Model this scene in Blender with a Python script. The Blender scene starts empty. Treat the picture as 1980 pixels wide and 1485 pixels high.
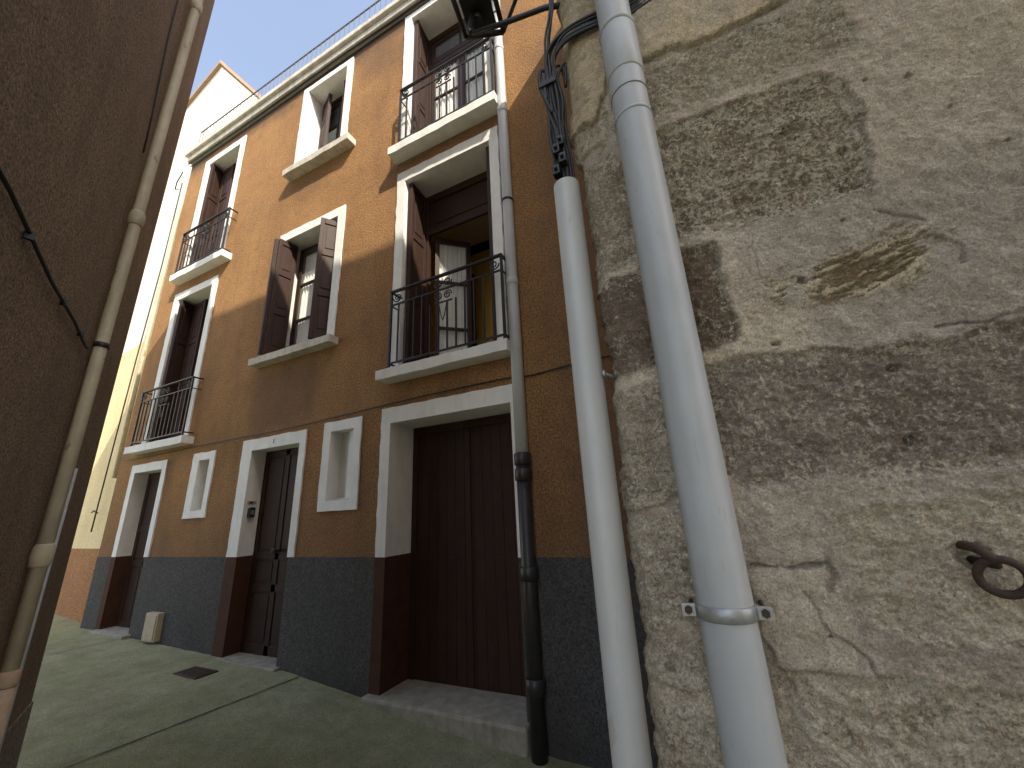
import bpy, math, random
import numpy as np
from mathutils import Vector, Matrix
random.seed(4)
scene=bpy.context.scene
COL=scene.collection

# ---------------------------------------------------------------- materials
def new_mat(name):
    m=bpy.data.materials.new(name); m.use_nodes=True
    nt=m.node_tree; n=nt.nodes; l=nt.links
    b=n["Principled BSDF"]
    tc=n.new("ShaderNodeTexCoord")
    return m,nt,n,l,b,tc
def noise(n,l,tc,scale,detail=4,rough=.6,stretch=None):
    t=n.new("ShaderNodeTexNoise"); t.inputs["Scale"].default_value=scale
    t.inputs["Detail"].default_value=detail; t.inputs["Roughness"].default_value=rough
    if stretch:
        mp=n.new("ShaderNodeMapping"); mp.inputs["Scale"].default_value=stretch
        l.new(tc.outputs["Object"],mp.inputs[0]); l.new(mp.outputs[0],t.inputs["Vector"])
    else: l.new(tc.outputs["Object"],t.inputs["Vector"])
    return t
def ramp(n,l,src,a,b,ca=(0,0,0,1),cb=(1,1,1,1)):
    r=n.new("ShaderNodeValToRGB"); r.color_ramp.elements[0].position=a; r.color_ramp.elements[1].position=b
    r.color_ramp.elements[0].color=ca; r.color_ramp.elements[1].color=cb
    l.new(src,r.inputs[0]); return r
def mixc(n,l,fac,a,b,blend='MIX'):
    x=n.new("ShaderNodeMix"); x.data_type='RGBA'; x.blend_type=blend
    for s,v in ((x.inputs[0],fac),(x.inputs[6],a),(x.inputs[7],b)):
        if isinstance(v,(int,float)): s.default_value=v
        elif isinstance(v,tuple): s.default_value=v if len(v)==4 else v+(1,)
        else: l.new(v,s)
    return x.outputs[2]
def mulv(n,l,src,k):
    m=n.new("ShaderNodeMath"); m.operation='MULTIPLY'
    if isinstance(k,(int,float)): m.inputs[1].default_value=k
    else: l.new(k,m.inputs[1])
    l.new(src,m.inputs[0]); return m.outputs[0]
def bump(n,l,b,h,strength,dist,prev=None):
    x=n.new("ShaderNodeBump"); x.inputs["Strength"].default_value=strength; x.inputs["Distance"].default_value=dist
    l.new(h,x.inputs["Height"])
    if prev: l.new(prev.outputs[0],x.inputs["Normal"])
    l.new(x.outputs[0],b.inputs["Normal"]); return x
def simple(name,c1,c2,scale=6,rough=.7,bs=.15,bscale=60,bd=.004,metal=0,dirt=None,streak=0,spec=None,scuff=None):
    m,nt,n,l,b,tc=new_mat(name)
    t=noise(n,l,tc,scale,6,.65)
    r=ramp(n,l,t.outputs["Fac"],.3,.7)
    c=mixc(n,l,r.outputs[0],c1,c2)
    if streak:
        s=noise(n,l,tc,5,6,.65,(1.5,1.5,.25)); rs=ramp(n,l,s.outputs["Fac"],.45,.75)
        c=mixc(n,l,mulv(n,l,rs.outputs[0],streak),c,dirt or (.05,.04,.03))
    if scuff:
        s=noise(n,l,tc,11,5,.55,(1.6,1.6,.8)); rs=ramp(n,l,s.outputs["Fac"],.655,.665)
        c=mixc(n,l,mulv(n,l,rs.outputs[0],.8),c,scuff)
        s=noise(n,l,tc,60,3,.6,(2.5,2.5,.25)); rs=ramp(n,l,s.outputs["Fac"],.66,.69)
        c=mixc(n,l,mulv(n,l,rs.outputs[0],.55),c,scuff)
    l.new(c,b.inputs["Base Color"]); b.inputs["Roughness"].default_value=rough; b.inputs["Metallic"].default_value=metal
    if spec is not None: b.inputs["Specular IOR Level"].default_value=spec
    if bs:
        t2=noise(n,l,tc,bscale,4,.6); bump(n,l,b,t2.outputs["Fac"],bs,bd)
    return m
def stucco(name,c1,c2,cd,grain=75,bs=.9,bd=.012,streak=.5,zdark=None,patch=0,gc=1.0,regions=()):
    m,nt,n,l,b,tc=new_mat(name)
    t=noise(n,l,tc,1.3,6,.65); r=ramp(n,l,t.outputs["Fac"],.32,.68)
    c=mixc(n,l,r.outputs[0],c1,c2)
    g=noise(n,l,tc,grain,6,.78); rg=ramp(n,l,g.outputs["Fac"],.38,.62,(.28,.26,.24,1),(1.32,1.32,1.32,1))
    c=mixc(n,l,.92*gc,c,rg.outputs[0],'MULTIPLY')
    s=noise(n,l,tc,2.2,6,.62,(1.2,1.2,.28)); rs=ramp(n,l,s.outputs["Fac"],.48,.74)
    c=mixc(n,l,mulv(n,l,rs.outputs[0],streak),c,cd)
    if patch:
        s=noise(n,l,tc,6,7,.7); rs=ramp(n,l,s.outputs["Fac"],.50,.66)
        c=mixc(n,l,mulv(n,l,rs.outputs[0],patch),c,cd)
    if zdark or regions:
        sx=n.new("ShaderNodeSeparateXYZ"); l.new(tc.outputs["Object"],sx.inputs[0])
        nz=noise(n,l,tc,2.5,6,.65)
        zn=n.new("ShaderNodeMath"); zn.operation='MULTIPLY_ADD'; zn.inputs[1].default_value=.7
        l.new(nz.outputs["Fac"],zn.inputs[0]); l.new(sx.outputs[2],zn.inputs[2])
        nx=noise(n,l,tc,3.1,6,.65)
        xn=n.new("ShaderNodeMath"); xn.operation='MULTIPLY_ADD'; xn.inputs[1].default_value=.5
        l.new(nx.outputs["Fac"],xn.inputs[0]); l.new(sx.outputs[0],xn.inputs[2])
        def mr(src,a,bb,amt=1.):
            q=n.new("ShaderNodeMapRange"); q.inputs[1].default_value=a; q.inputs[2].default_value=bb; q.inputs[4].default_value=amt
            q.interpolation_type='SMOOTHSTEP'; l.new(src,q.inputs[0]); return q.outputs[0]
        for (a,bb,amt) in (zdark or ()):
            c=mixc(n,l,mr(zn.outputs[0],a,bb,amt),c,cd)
        for (xa,xb,za,zb,sf,amt) in regions:   # dark patches, some painted shade: x range, z range, softness
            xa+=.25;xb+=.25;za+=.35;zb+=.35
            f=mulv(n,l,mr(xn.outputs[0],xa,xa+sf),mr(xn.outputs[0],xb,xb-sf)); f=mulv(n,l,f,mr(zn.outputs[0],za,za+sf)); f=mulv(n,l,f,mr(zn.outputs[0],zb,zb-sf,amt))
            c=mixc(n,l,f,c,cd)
    l.new(c,b.inputs["Base Color"]); b.inputs["Roughness"].default_value=.92; b.inputs["Specular IOR Level"].default_value=.2
    b1=bump(n,l,b,g.outputs["Fac"],bs,bd); g2=noise(n,l,tc,9,4,.5); bump(n,l,b,g2.outputs["Fac"],.35,.02,b1)
    return m

M={}
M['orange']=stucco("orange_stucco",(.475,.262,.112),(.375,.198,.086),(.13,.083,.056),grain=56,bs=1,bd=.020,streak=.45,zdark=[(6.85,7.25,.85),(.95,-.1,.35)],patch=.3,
   regions=[(-5.25,-3.75,.85,2.05,.35,.5),(-1.25,3,-1,5.2,.5,.5),(-3.9,-2.7,5.75,7.5,.5,.5),(-5.0,-4.0,4.2,5.05,.35,.35),(-3.1,-1.3,3.95,4.35,.15,.4)])  # shade painted in: right strip, left of upper balcony, under upper sill; others darker
M['brown']=stucco("brown_stucco",(.36,.25,.165),(.275,.195,.13),(.15,.115,.08),grain=80,bs=.9,bd=.012,streak=.5,patch=.3)
M['greywall']=stucco("grey_brown_plaster",(.34,.30,.24),(.26,.22,.17),(.13,.11,.085),grain=60,streak=.4)
M['slate']=stucco("slate_grey_paint",(.118,.116,.114),(.096,.095,.094),(.052,.05,.045),streak=.5,grain=75,bd=.014,zdark=[(-.85,-1.2,.5)],patch=.2)
M['white']=simple("white_painted_plaster",(.84,.82,.79),(.75,.73,.69),9,.85,.5,45,.006,dirt=(.34,.30,.24),streak=.24)
M['sillm']=simple("weathered_sill",(.66,.61,.53),(.48,.43,.36),14,.9,.6,50,.006,dirt=(.14,.11,.08),streak=.5)
M['redbrown']=simple("red_brown_paint",(.085,.034,.021),(.055,.023,.016),8,.8,.5,60,.005,streak=.3,spec=.2)
M['wood']=simple("dark_brown_wood",(.040,.018,.011),(.025,.011,.008),7,.6,.3,30,.003,streak=.35,dirt=(.07,.038,.025),spec=.25)
M['shut']=simple("brown_shutter_paint",(.050,.024,.017),(.034,.016,.012),7,.6,.2,40,.003,spec=.3)
M['iron']=simple("black_iron",(.012,.012,.013),(.03,.02,.015),30,.5,.3,80,.002)
M['greyiron']=simple("faded_grey_iron",(.17,.18,.20),(.12,.12,.13),30,.6,.3,80,.002)
M['rust']=simple("rusty_iron",(.03,.022,.018),(.07,.038,.025),45,.75,.6,120,.003)
M['zinc']=simple("grey_painted_zinc",(.43,.435,.445),(.365,.37,.38),5,.45,.15,8,.01,dirt=(.27,.27,.265),streak=.45,scuff=(.31,.29,.26))
M['pvc']=simple("pale_grey_pipe",(.52,.52,.52),(.45,.45,.45),4,.45,.1,8,.008,dirt=(.34,.325,.30),streak=.4,scuff=(.40,.38,.35))
M['galv']=simple("galvanised_steel",(.42,.42,.42),(.28,.28,.29),40,.42,.3,90,.002,metal=.6)
M['creampipe']=simple("cream_painted_pipe",(.62,.54,.39),(.50,.43,.30),10,.6,.3,40,.004,dirt=(.20,.15,.10),streak=.6,scuff=(.30,.22,.15))
M['rustorange']=simple("orange_rust",(.38,.22,.13),(.44,.37,.26),14,.8,.5,60,.004)
M['castiron']=simple("black_cast_iron",(.014,.014,.015),(.03,.026,.024),14,.45,.4,40,.004)
M['cable']=simple("black_cable",(.012,.012,.013),(.02,.02,.02),10,.55,0)
M['curtain']=simple("white_curtain",(.84,.82,.77),(.74,.72,.67),12,.9,.2,60,.004)
M['yellowroom']=simple("yellow_room_wall",(.80,.50,.12),(.74,.45,.10),3,.9,.1)
M['ceil']=simple("ceiling_plaster",(.78,.70,.58),(.72,.64,.5),3,.9,.1)
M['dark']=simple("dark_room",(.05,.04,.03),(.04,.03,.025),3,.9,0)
M['yellow']=stucco("pale_yellow_render",(.78,.64,.38),(.70,.56,.32),(.45,.34,.2),grain=40,bs=.15,bd=.003,streak=.3,gc=.3)
M['cream']=stucco("cream_render",(.84,.79,.68),(.80,.73,.60),(.5,.42,.3),grain=40,bs=.15,bd=.003,streak=.15,gc=.3)
M['ochre']=stucco("orange_base_paint",(.44,.22,.10),(.36,.18,.085),(.18,.10,.06),grain=50,bs=.4,streak=.6,patch=.3)
M['stonestep']=simple("worn_stone_step",(.36,.34,.29),(.22,.20,.16),12,.9,.7,40,.008,dirt=(.10,.11,.065),streak=.55)
M['tile']=simple("terracotta_tile",(.42,.28,.19),(.30,.20,.14),9,.9,.5,30,.01)
M['plastic']=simple("black_plastic",(.015,.015,.018),(.02,.02,.02),10,.35,0)
M['boxm']=simple("off_white_plastic",(.48,.41,.29),(.38,.32,.22),12,.6,.2,30,.003,streak=.4,dirt=(.2,.17,.12))
M['litter']=simple("dry_litter",(.30,.22,.12),(.12,.10,.05),60,.9,0)
def glassmat():
    m,nt,n,l,b,tc=new_mat("window_glass")
    b.inputs["Base Color"].default_value=(.75,.8,.8,1); b.inputs["Roughness"].default_value=.05
    b.inputs["Alpha"].default_value=.2; return m
M['glass']=glassmat()
def groundmat():
    m,nt,n,l,b,tc=new_mat("mossy_concrete")
    a=noise(n,l,tc,.9,8,.65); ra=ramp(n,l,a.outputs["Fac"],.35,.65)
    c=mixc(n,l,ra.outputs[0],(.35,.36,.21),(.43,.415,.295))
    a2=noise(n,l,tc,6,10,.8); r2=ramp(n,l,a2.outputs["Fac"],.38,.64)
    c=mixc(n,l,mulv(n,l,r2.outputs[0],.8),c,(.245,.28,.125))
    a3=noise(n,l,tc,2.3,9,.75); r3=ramp(n,l,a3.outputs["Fac"],.46,.66)
    c=mixc(n,l,mulv(n,l,r3.outputs[0],.45),c,(.17,.165,.11))
    g=noise(n,l,tc,130,5,.8); rg=ramp(n,l,g.outputs["Fac"],.36,.64,(.42,.42,.42,1),(1.35,1.35,1.35,1))
    c=mixc(n,l,.9,c,rg.outputs[0],'MULTIPLY')
    v=n.new("ShaderNodeTexVoronoi"); v.inputs["Scale"].default_value=14; l.new(tc.outputs["Object"],v.inputs["Vector"])
    rv=ramp(n,l,v.outputs["Distance"],.03,.08,(1,1,1,1),(0,0,0,1)); c=mixc(n,l,mulv(n,l,rv.outputs[0],.7),c,(.50,.47,.37))
    l.new(c,b.inputs["Base Color"]); b.inputs["Roughness"].default_value=.9; b.inputs["Specular IOR Level"].default_value=.25
    b1=bump(n,l,b,g.outputs["Fac"],.8,.010); bump(n,l,b,a2.outputs["Fac"],.7,.03,b1)
    return m
M['ground']=groundmat()
def stonemat():
    m,nt,n,l,b,tc=new_mat("old_stone_and_mortar")
    at=n.new("ShaderNodeAttribute"); at.attribute_name="Col"
    sp=n.new("ShaderNodeAttribute"); sp.attribute_name="spl"
    t=noise(n,l,tc,105,9,.8); t3=noise(n,l,tc,16,7,.75)
    ad=n.new("ShaderNodeMath"); ad.operation='MULTIPLY_ADD'; ad.inputs[1].default_value=.38
    l.new(t3.outputs["Fac"],ad.inputs[0]); l.new(t.outputs["Fac"],ad.inputs[2])
    ad2=n.new("ShaderNodeMath"); ad2.operation='ADD'; l.new(ad.outputs[0],ad2.inputs[0]); l.new(sp.outputs["Fac"],ad2.inputs[1])
    r=ramp(n,l,ad2.outputs[0],.745,.82)
    gr=noise(n,l,tc,240,5,.85); rg=ramp(n,l,gr.outputs["Fac"],.36,.64,(.52,.49,.46,1),(1.55,1.53,1.50,1))
    mid=noise(n,l,tc,34,8,.78); rm=ramp(n,l,mid.outputs["Fac"],.34,.64,(.74,.70,.66,1),(1.25,1.25,1.24,1))
    c=mixc(n,l,.85,at.outputs["Color"],rm.outputs[0],'MULTIPLY')
    c=mixc(n,l,mulv(n,l,r.outputs[0],.9),c,(.80,.71,.56))
    c=mixc(n,l,.85,c,rg.outputs[0],'MULTIPLY')
    p=noise(n,l,tc,100,8,.8); rp=ramp(n,l,p.outputs["Fac"],.34,.40,(1,1,1,1),(0,0,0,1))
    c=mixc(n,l,mulv(n,l,rp.outputs[0],.62),c,(.20,.15,.11))  # cavity shade painted into the pits
    l.new(c,b.inputs["Base Color"]); b.inputs["Roughness"].default_value=.95; b.inputs["Specular IOR Level"].default_value=.15
    b1=bump(n,l,b,t.outputs["Fac"],.9,.014); b2=bump(n,l,b,gr.outputs["Fac"],1,.004,b1); b3=bump(n,l,b,r.outputs[0],.6,.003,b2); bump(n,l,b,p.outputs["Fac"],.7,.012,b3)
    return m
M['stone']=stonemat()

# ---------------------------------------------------------------- builder
class MB:
    def __init__(s): s.v=[];s.f=[];s.m=[];s.s=[]
    def quad(s,p,mi=0,sm=False):
        i=len(s.v); s.v+= [tuple(q) for q in p]; s.f.append(tuple(range(i,i+len(p)))); s.m.append(mi); s.s.append(sm)
    def box(s,x0,x1,y0,y1,z0,z1,mi=0):
        s.obox((0,0,0),(1,0,0),(0,1,0),(x0,x1),(y0,y1),(z0,z1),mi)
    def obox(s,o,u,w,a,b,c,mi=0,up=(0,0,1)):
        o=Vector(o);u=Vector(u);w=Vector(w);up=Vector(up); i=len(s.v)
        for cc in c:
            for bb in b:
                for aa in a: s.v.append(tuple(o+u*aa+w*bb+up*cc))
        for q in ((0,2,3,1),(4,5,7,6),(0,1,5,4),(2,6,7,3),(0,4,6,2),(1,3,7,5)):
            s.f.append(tuple(i+k for k in q)); s.m.append(mi); s.s.append(False)
    def tube(s,pts,r,n=10,mi=0,cap=True,closed=False):
        P=[Vector(p) for p in pts]; R=r if isinstance(r,(list,tuple)) else [r]*len(P)
        base=len(s.v); prev=None; N=len(P)
        for k,p in enumerate(P):
            if closed: t=(P[(k+1)%N]-P[k-1]).normalized()
            else: t=(P[min(k+1,N-1)]-P[max(k-1,0)]).normalized()
            if prev is None:
                a=Vector((0,0,1)) if abs(t.z)<.9 else Vector((1,0,0)); prev=(a-t*a.dot(t)).normalized()
            else: prev=(prev-t*prev.dot(t)).normalized()
            bn=t.cross(prev)
            for j in range(n):
                an=2*math.pi*j/n; s.v.append(tuple(p+(prev*math.cos(an)+bn*math.sin(an))*R[k]))
        for k in range(N if closed else N-1):
            k2=(k+1)%N
            for j in range(n):
                s.f.append((base+k*n+j,base+k*n+(j+1)%n,base+k2*n+(j+1)%n,base+k2*n+j)); s.m.append(mi); s.s.append(True)
        if cap and not closed:
            s.f.append(tuple(base+j for j in reversed(range(n)))); s.m.append(mi); s.s.append(False)
            s.f.append(tuple(base+(N-1)*n+j for j in range(n))); s.m.append(mi); s.s.append(False)
    def build(s,name,mats,parent=None,bevel=0,label=None,kind=None,category=None,group=None):
        me=bpy.data.meshes.new(name); me.from_pydata(s.v,[],s.f); me.update()
        for k in mats: me.materials.append(M[k])
        me.polygons.foreach_set("material_index",s.m); me.polygons.foreach_set("use_smooth",s.s)
        o=bpy.data.objects.new(name,me); COL.objects.link(o)
        if parent is not None: setp(o,parent)
        if bevel:
            b=o.modifiers.new("b","BEVEL"); b.width=bevel; b.segments=2; b.limit_method='ANGLE'
        if label: o["label"]=label
        if kind: o["kind"]=kind
        if category: o["category"]=category
        if group: o["group"]=group
        return o
BASE={}
def wloc(o):
    return BASE.get(o.name,Vector((0,0,0)))
def setp(o,p):
    o.parent=p
    o.matrix_parent_inverse=Matrix.Translation(-wloc(p))
def empty(name,loc,label,cat,group=None):
    e=bpy.data.objects.new(name,None); e.location=loc; COL.objects.link(e); e.empty_display_size=.2
    BASE[e.name]=Vector(loc); e["label"]=label; e["category"]=cat
    if group: e["group"]=group
    return e

# ---------------------------------------------------------------- ground
gx=[-60,-14,-8.5,-7.7,-4,-2.74,-1.36,0,3,20,60]; gz=[-1.1,-1.2,-1.26,-1.27,-1.345,-1.46,-1.56,-1.62,-1.74,-2.0,-2.0]
def gh(x,y): return float(np.interp(x,gx,gz))
def build_ground():
    xs=np.unique(np.concatenate([[-60,-40,-25,-15],np.arange(-12,4,.12),[6,10,20,40,60]])); ys=np.unique(np.concatenate([[-60,-30,-12,-6],np.arange(-3,4.2,.12),[6,12,30,60]]))
    mb=MB(); rng=np.random.RandomState(2)
    n=rng.randn(len(xs),len(ys))*.0018
    V=[(x,y,gh(x,y)+n[i,j]) for i,x in enumerate(xs) for j,y in enumerate(ys)]
    F=[(i*len(ys)+j,(i+1)*len(ys)+j,(i+1)*len(ys)+j+1,i*len(ys)+j+1) for i in range(len(xs)-1) for j in range(len(ys)-1)]
    mb.v=V; mb.f=F; mb.m=[0]*len(F); mb.s=[True]*len(F)
    mb.build("ground",['ground'],kind="structure")
build_ground()
mb=MB()
def strip(p0,p1,w=.007):
    p0=Vector(p0);p1=Vector(p1);N=30; rj=random.Random(3)
    d=(p1-p0).normalized(); nn=Vector((-d.y,d.x))
    W=[w*rj.uniform(.5,1.3) for k in range(N+1)]; J=[rj.uniform(-.004,.004) for k in range(N+1)]
    for k in range(N):
        a=p0.lerp(p1,k/N)+nn*J[k]; b=p0.lerp(p1,(k+1)/N)+nn*J[k+1]
        mb.quad([(q.x,q.y,gh(q.x,q.y)+.006) for q in (a-nn*W[k],b-nn*W[k+1],b+nn*W[k+1],a+nn*W[k])])
strip((-3.86,1.0),(-3.72,2.98)); strip((-7.0,1.6),(-6.95,2.98)); strip((-.9,-1),(-.8,2.9))
mb.build("pavement_joint",['castiron'],kind="structure")
mb=MB(); rl=random.Random(8)
for k in range(230):
    if k<150:
        x=rl.uniform(-8,-1.3); y=2.97-abs(rl.gauss(0,.07))-.02
        if -2.95<x<-1.35: y-=.1
    else: x=rl.uniform(-7,-1.2); y=rl.uniform(1.2,2.9)
    z=gh(x,y)+.005; a=rl.uniform(0,6.28); s_=rl.uniform(.004,.012); u=Vector((math.cos(a),math.sin(a),rl.uniform(-.2,.4)))*s_; v=Vector((-math.sin(a),math.cos(a),rl.uniform(-.2,.4)))*s_*rl.uniform(.3,.8)
    c=Vector((x,y,z+.003)); mb.quad([c-u,c+v*.9,c+u,c-v])
mb.build("ground_litter",['litter'],kind="stuff",label="dry leaf crumbs and grit lying along the lane",category="litter")
e=empty("drain_cover",(-4.74,2.62,gh(-4.74,2.6)),"small dark cast iron drain cover set in the mossy concrete lane","drain cover")
mb=MB(); z=gh(-4.74,2.6)
mb.box(-4.93,-4.55,2.54,2.74,z-.02,z+.008)
for k in range(7): mb.box(-4.9+k*.05,-4.885+k*.05+.015,2.56,2.72,z+.008,z+.014)
mb.build("grate",['rust'],e)

# ---------------------------------------------------------------- orange house
FY=3.0; XL=-8.25; XR=-.15; ZT=7.12; ZP=-.35
house=empty("orange_house",(-4.2,3.0,-1.4),"three storey orange stucco house with white window surrounds and iron balconies","house")
OP={ # x0,x1,z0,z1, depth, frame l,r,t,b
 'ldoor':(-7.68,-6.93,-1.30,.80,.18,(.12,.11,.12,0)),
 'sw1':(-6.03,-5.79,.19,.83,.13,(.15,.10,.10,.09)),
 'cdoor':(-4.93,-4.08,-1.36,.84,.19,(.19,.10,.14,0)),
 'sw2':(-3.59,-3.26,.18,.90,.13,(.11,.11,.11,.10)),
 'garage':(-2.76,-1.43,-1.56,.88,.38,(.12,.07,.16,0)),
 'b1':(-2.69,-1.53,1.41,3.86,.34,(.12,.11,.15,0)),
 'b2':(-2.68,-1.54,4.32,6.76,.34,(.12,.11,.10,0)),
 'cw1':(-4.87,-3.81,2.04,3.82,.26,(.11,.12,.13,0)),
 'cw2':(-4.80,-3.93,5.06,6.70,.30,(.12,.12,.10,0)),
 'l1':(-7.55,-6.58,1.20,3.66,.28,(.14,.13,.13,0)),
 'l2':(-7.53,-6.57,4.13,6.56,.28,(.14,.13,.13,0)),
}
def facade():
    xs={XL,XR}; zs={-2.0,ZP,ZT}
    for o in OP.values(): xs|={o[0],o[1]}; zs|={o[2],o[3]}
    xs=sorted(xs); zs=sorted(zs); w=MB(); p=MB()
    for i in range(len(xs)-1):
        for j in range(len(zs)-1):
            cx=(xs[i]+xs[i+1])/2; cz=(zs[j]+zs[j+1])/2
            if any(o[0]<cx<o[1] and o[2]<cz<o[3] for o in OP.values()): continue
            q=[(xs[i],FY,zs[j]),(xs[i+1],FY,zs[j]),(xs[i+1],FY,zs[j+1]),(xs[i],FY,zs[j+1])]
            if cz<ZP:
                q=[(a,b-.006,c) for a,b,c in q]; p.quad(q)
            else: w.quad(q)
    w.quad([(XL,FY,ZT),(XL,11,ZT),(XL,11,-2),(XL,FY,-2)]); w.quad([(XR,FY,-2),(XR,11,-2),(XR,11,ZT),(XR,FY,ZT)])
    w.quad([(XL,11,-2),(XL,11,ZT),(XR,11,ZT),(XR,11,-2)]); w.quad([(XL,FY,ZT),(XR,FY,ZT),(XR,11,ZT),(XL,11,ZT)])
    p.quad([(XL,FY-.006,ZP),(XR,FY-.006,ZP),(XR,FY,ZP),(XL,FY,ZP)]); p.quad([(XL,FY-.006,-2),(XL,FY-.006,ZP),(XL,FY,ZP),(XL,FY,-2)])
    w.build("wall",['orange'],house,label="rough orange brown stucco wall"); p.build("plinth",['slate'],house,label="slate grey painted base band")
facade()
def surround(key,name,proud=.018,parent=house):
    x0,x1,z0,z1,r,(fl,fr,ft,fb)=OP[key]; mb=MB(); y0=FY-proud; y1=FY+.01; yr=FY+r
    isdoor = z0<ZP
    zb=z0-fb if not isdoor else ZP
    rj=random.Random(key)
    def wb(xa,xb,za,zc,ea,eb,ec,ed,mi=0):
        vert=(zc-za)>(xb-xa); N=max(2,int((zc-za if vert else xb-xa)/.09)); L=[];R=[]
        for k in range(N+1):
            t=k/N
            if vert:
                z=za+(zc-za)*t; L.append((xa+(rj.uniform(-.006,.006) if ea else 0),z)); R.append((xb+(rj.uniform(-.006,.006) if eb else 0),z))
            else:
                x=xa+(xb-xa)*t; L.append((x,za+(rj.uniform(-.006,.006) if ec else 0))); R.append((x,zc+(rj.uniform(-.006,.006) if ed else 0)))
        for k in range(N):
            a,b,c,d=L[k],R[k],R[k+1],L[k+1]
            if not vert: a,b,c,d=L[k],L[k+1],R[k+1],R[k]
            mb.quad([(p[0],y0,p[1]) for p in (a,b,c,d)],mi)
            for e0,e1 in ((L[k],L[k+1]),(R[k],R[k+1])):
                mb.quad([(e0[0],y0,e0[1]),(e1[0],y0,e1[1]),(e1[0],y1,e1[1]),(e0[0],y1,e0[1])],mi)
        e0,e1=(L[0],R[0]); mb.quad([(e0[0],y0,e0[1]),(e1[0],y0,e1[1]),(e1[0],y1,e1[1]),(e0[0],y1,e0[1])],mi)
        e0,e1=(L[-1],R[-1]); mb.quad([(e0[0],y0,e0[1]),(e1[0],y0,e1[1]),(e1[0],y1,e1[1]),(e0[0],y1,e0[1])],mi)
    wb(x0-fl,x0,zb,z1+ft,1,0,0,0); wb(x1,x1+fr,zb,z1+ft,0,1,0,0)
    wb(x0,x1,z1,z1+ft,0,0,0,1)
    if fb: wb(x0,x1,z0-fb,z0,0,0,1,0)
    def rev(za,zc,mi):
        mb.quad([(x0,y1,za),(x0,yr,za),(x0,yr,zc),(x0,y1,zc)],mi); mb.quad([(x1,y1,za),(x1,y1,zc),(x1,yr,zc),(x1,yr,za)],mi)
    rev(max(z0,ZP),z1,0)
    mb.quad([(x0,y1,z1),(x0,yr,z1),(x1,yr,z1),(x1,y1,z1)],0)
    if isdoor:
        mb.box(x0-fl,x0,y0+.004,y1,-1.75,ZP-.001,1); rev(-1.75,ZP,1)
    else:
        mb.quad([(x0,y1,z0),(x1,y1,z0),(x1,yr,z0),(x0,yr,z0)],0)
    return mb.build(name,['white','redbrown'],parent)
def leaf(p0,p1,z0,z1,parent,name="shutter",rows=(.0,.36,.70,1.),mats=('shut',),th=.03,cols=1):
    mb=MB(); p0=Vector((p0[0],p0[1],0)); p1=Vector((p1[0],p1[1],0)); L=(p1-p0).length; u=(p1-p0)/L; w=Vector((-u.y,u.x,0))
    mb.obox(p0,u,w,(0,L),(-th/2,th/2),(z0,z1))
    H=z1-z0; st=min(.075,L*.17)
    for sgn in (-1,1):
        b=(th/2,th/2+.012) if sgn>0 else (-th/2-.012,-th/2)
        mb.obox(p0,u,w,(0,st),b,(z0,z1)); mb.obox(p0,u,w,(L-st,L),b,(z0,z1))
        if cols==2: mb.obox(p0,u,w,(L/2-st/2,L/2+st/2),b,(z0+.01,z1-.01))
        for k,rr in enumerate(rows):
            zc=z0+H*rr; za=zc-.04 if k else zc; zd=zc+.04 if k<len(rows)-1 else zc
            if k==0: zd=zc+.11
            if k==len(rows)-1: za=zc-.08
            mb.obox(p0,u,w,(st,L-st),b,(za,zd))
        b2=(th/2,th/2+.008) if sgn>0 else (-th/2-.008,-th/2)
        for k in range(len(rows)-1):
            za=z0+H*rows[k]+(.14 if k==0 else .07); zd=z0+H*rows[k+1]-(.11 if k==len(rows)-2 else .07)
            segs=[(st+.03,L-st-.03)] if cols==1 else [(st+.025,L/2-st/2-.025),(L/2+st/2+.025,L-st-.025)]
            for sg in segs:
                if sg[1]-sg[0]>.02: mb.obox(p0,u,w,sg,b2,(za,zd))
    return mb.build(name,mats,parent,bevel=.004)
def casement(p0,p1,z0,z1,parent,rows=3,cols=1,curtain=True,name="casement"):
    mb=MB(); p0=Vector((p0[0],p0[1],0)); p1=Vector((p1[0],p1[1],0)); L=(p1-p0).length; u=(p1-p0)/L; w=Vector((-u.y,u.x,0)); s=.05
    mb.obox(p0,u,w,(0,s),(-.02,.02),(z0,z1)); mb.obox(p0,u,w,(L-s,L),(-.02,.02),(z0,z1))
    mb.obox(p0,u,w,(s,L-s),(-.02,.02),(z0,z0+.09)); mb.obox(p0,u,w,(s,L-s),(-.02,.02),(z1-.06,z1))
    for k in range(1,rows): 
        zc=z0+(z1-z0)*k/rows; mb.obox(p0,u,w,(s,L-s),(-.014,.014),(zc-.016,zc+.016))
    for k in range(1,cols):
        xc=L*k/cols; mb.obox(p0,u,w,(xc-.014,xc+.014),(-.015,.015),(z0+.08,z1-.06))
    a=p0+u*s; b=p0+u*(L-s)
    mb.quad([(a.x,a.y,z0+.08),(b.x,b.y,z0+.08),(b.x,b.y,z1-.06),(a.x,a.y,z1-.06)],1)
    if curtain:
        N=40
        for k in range(N):
            q=[]
            for kk in (k,k+1):
                t=kk/N; off=.032+.012*math.sin(t*38)+.006*math.sin(t*83); q.append(a.lerp(b,t)+w*off)
            mb.quad([(q[0].x,q[0].y,z0+.05),(q[1].x,q[1].y,z0+.05),(q[1].x,q[1].y,z1-.05),(q[0].x,q[0].y,z1-.05)],2,True)
    return mb.build(name,['shut','glass','curtain'],parent)
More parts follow.
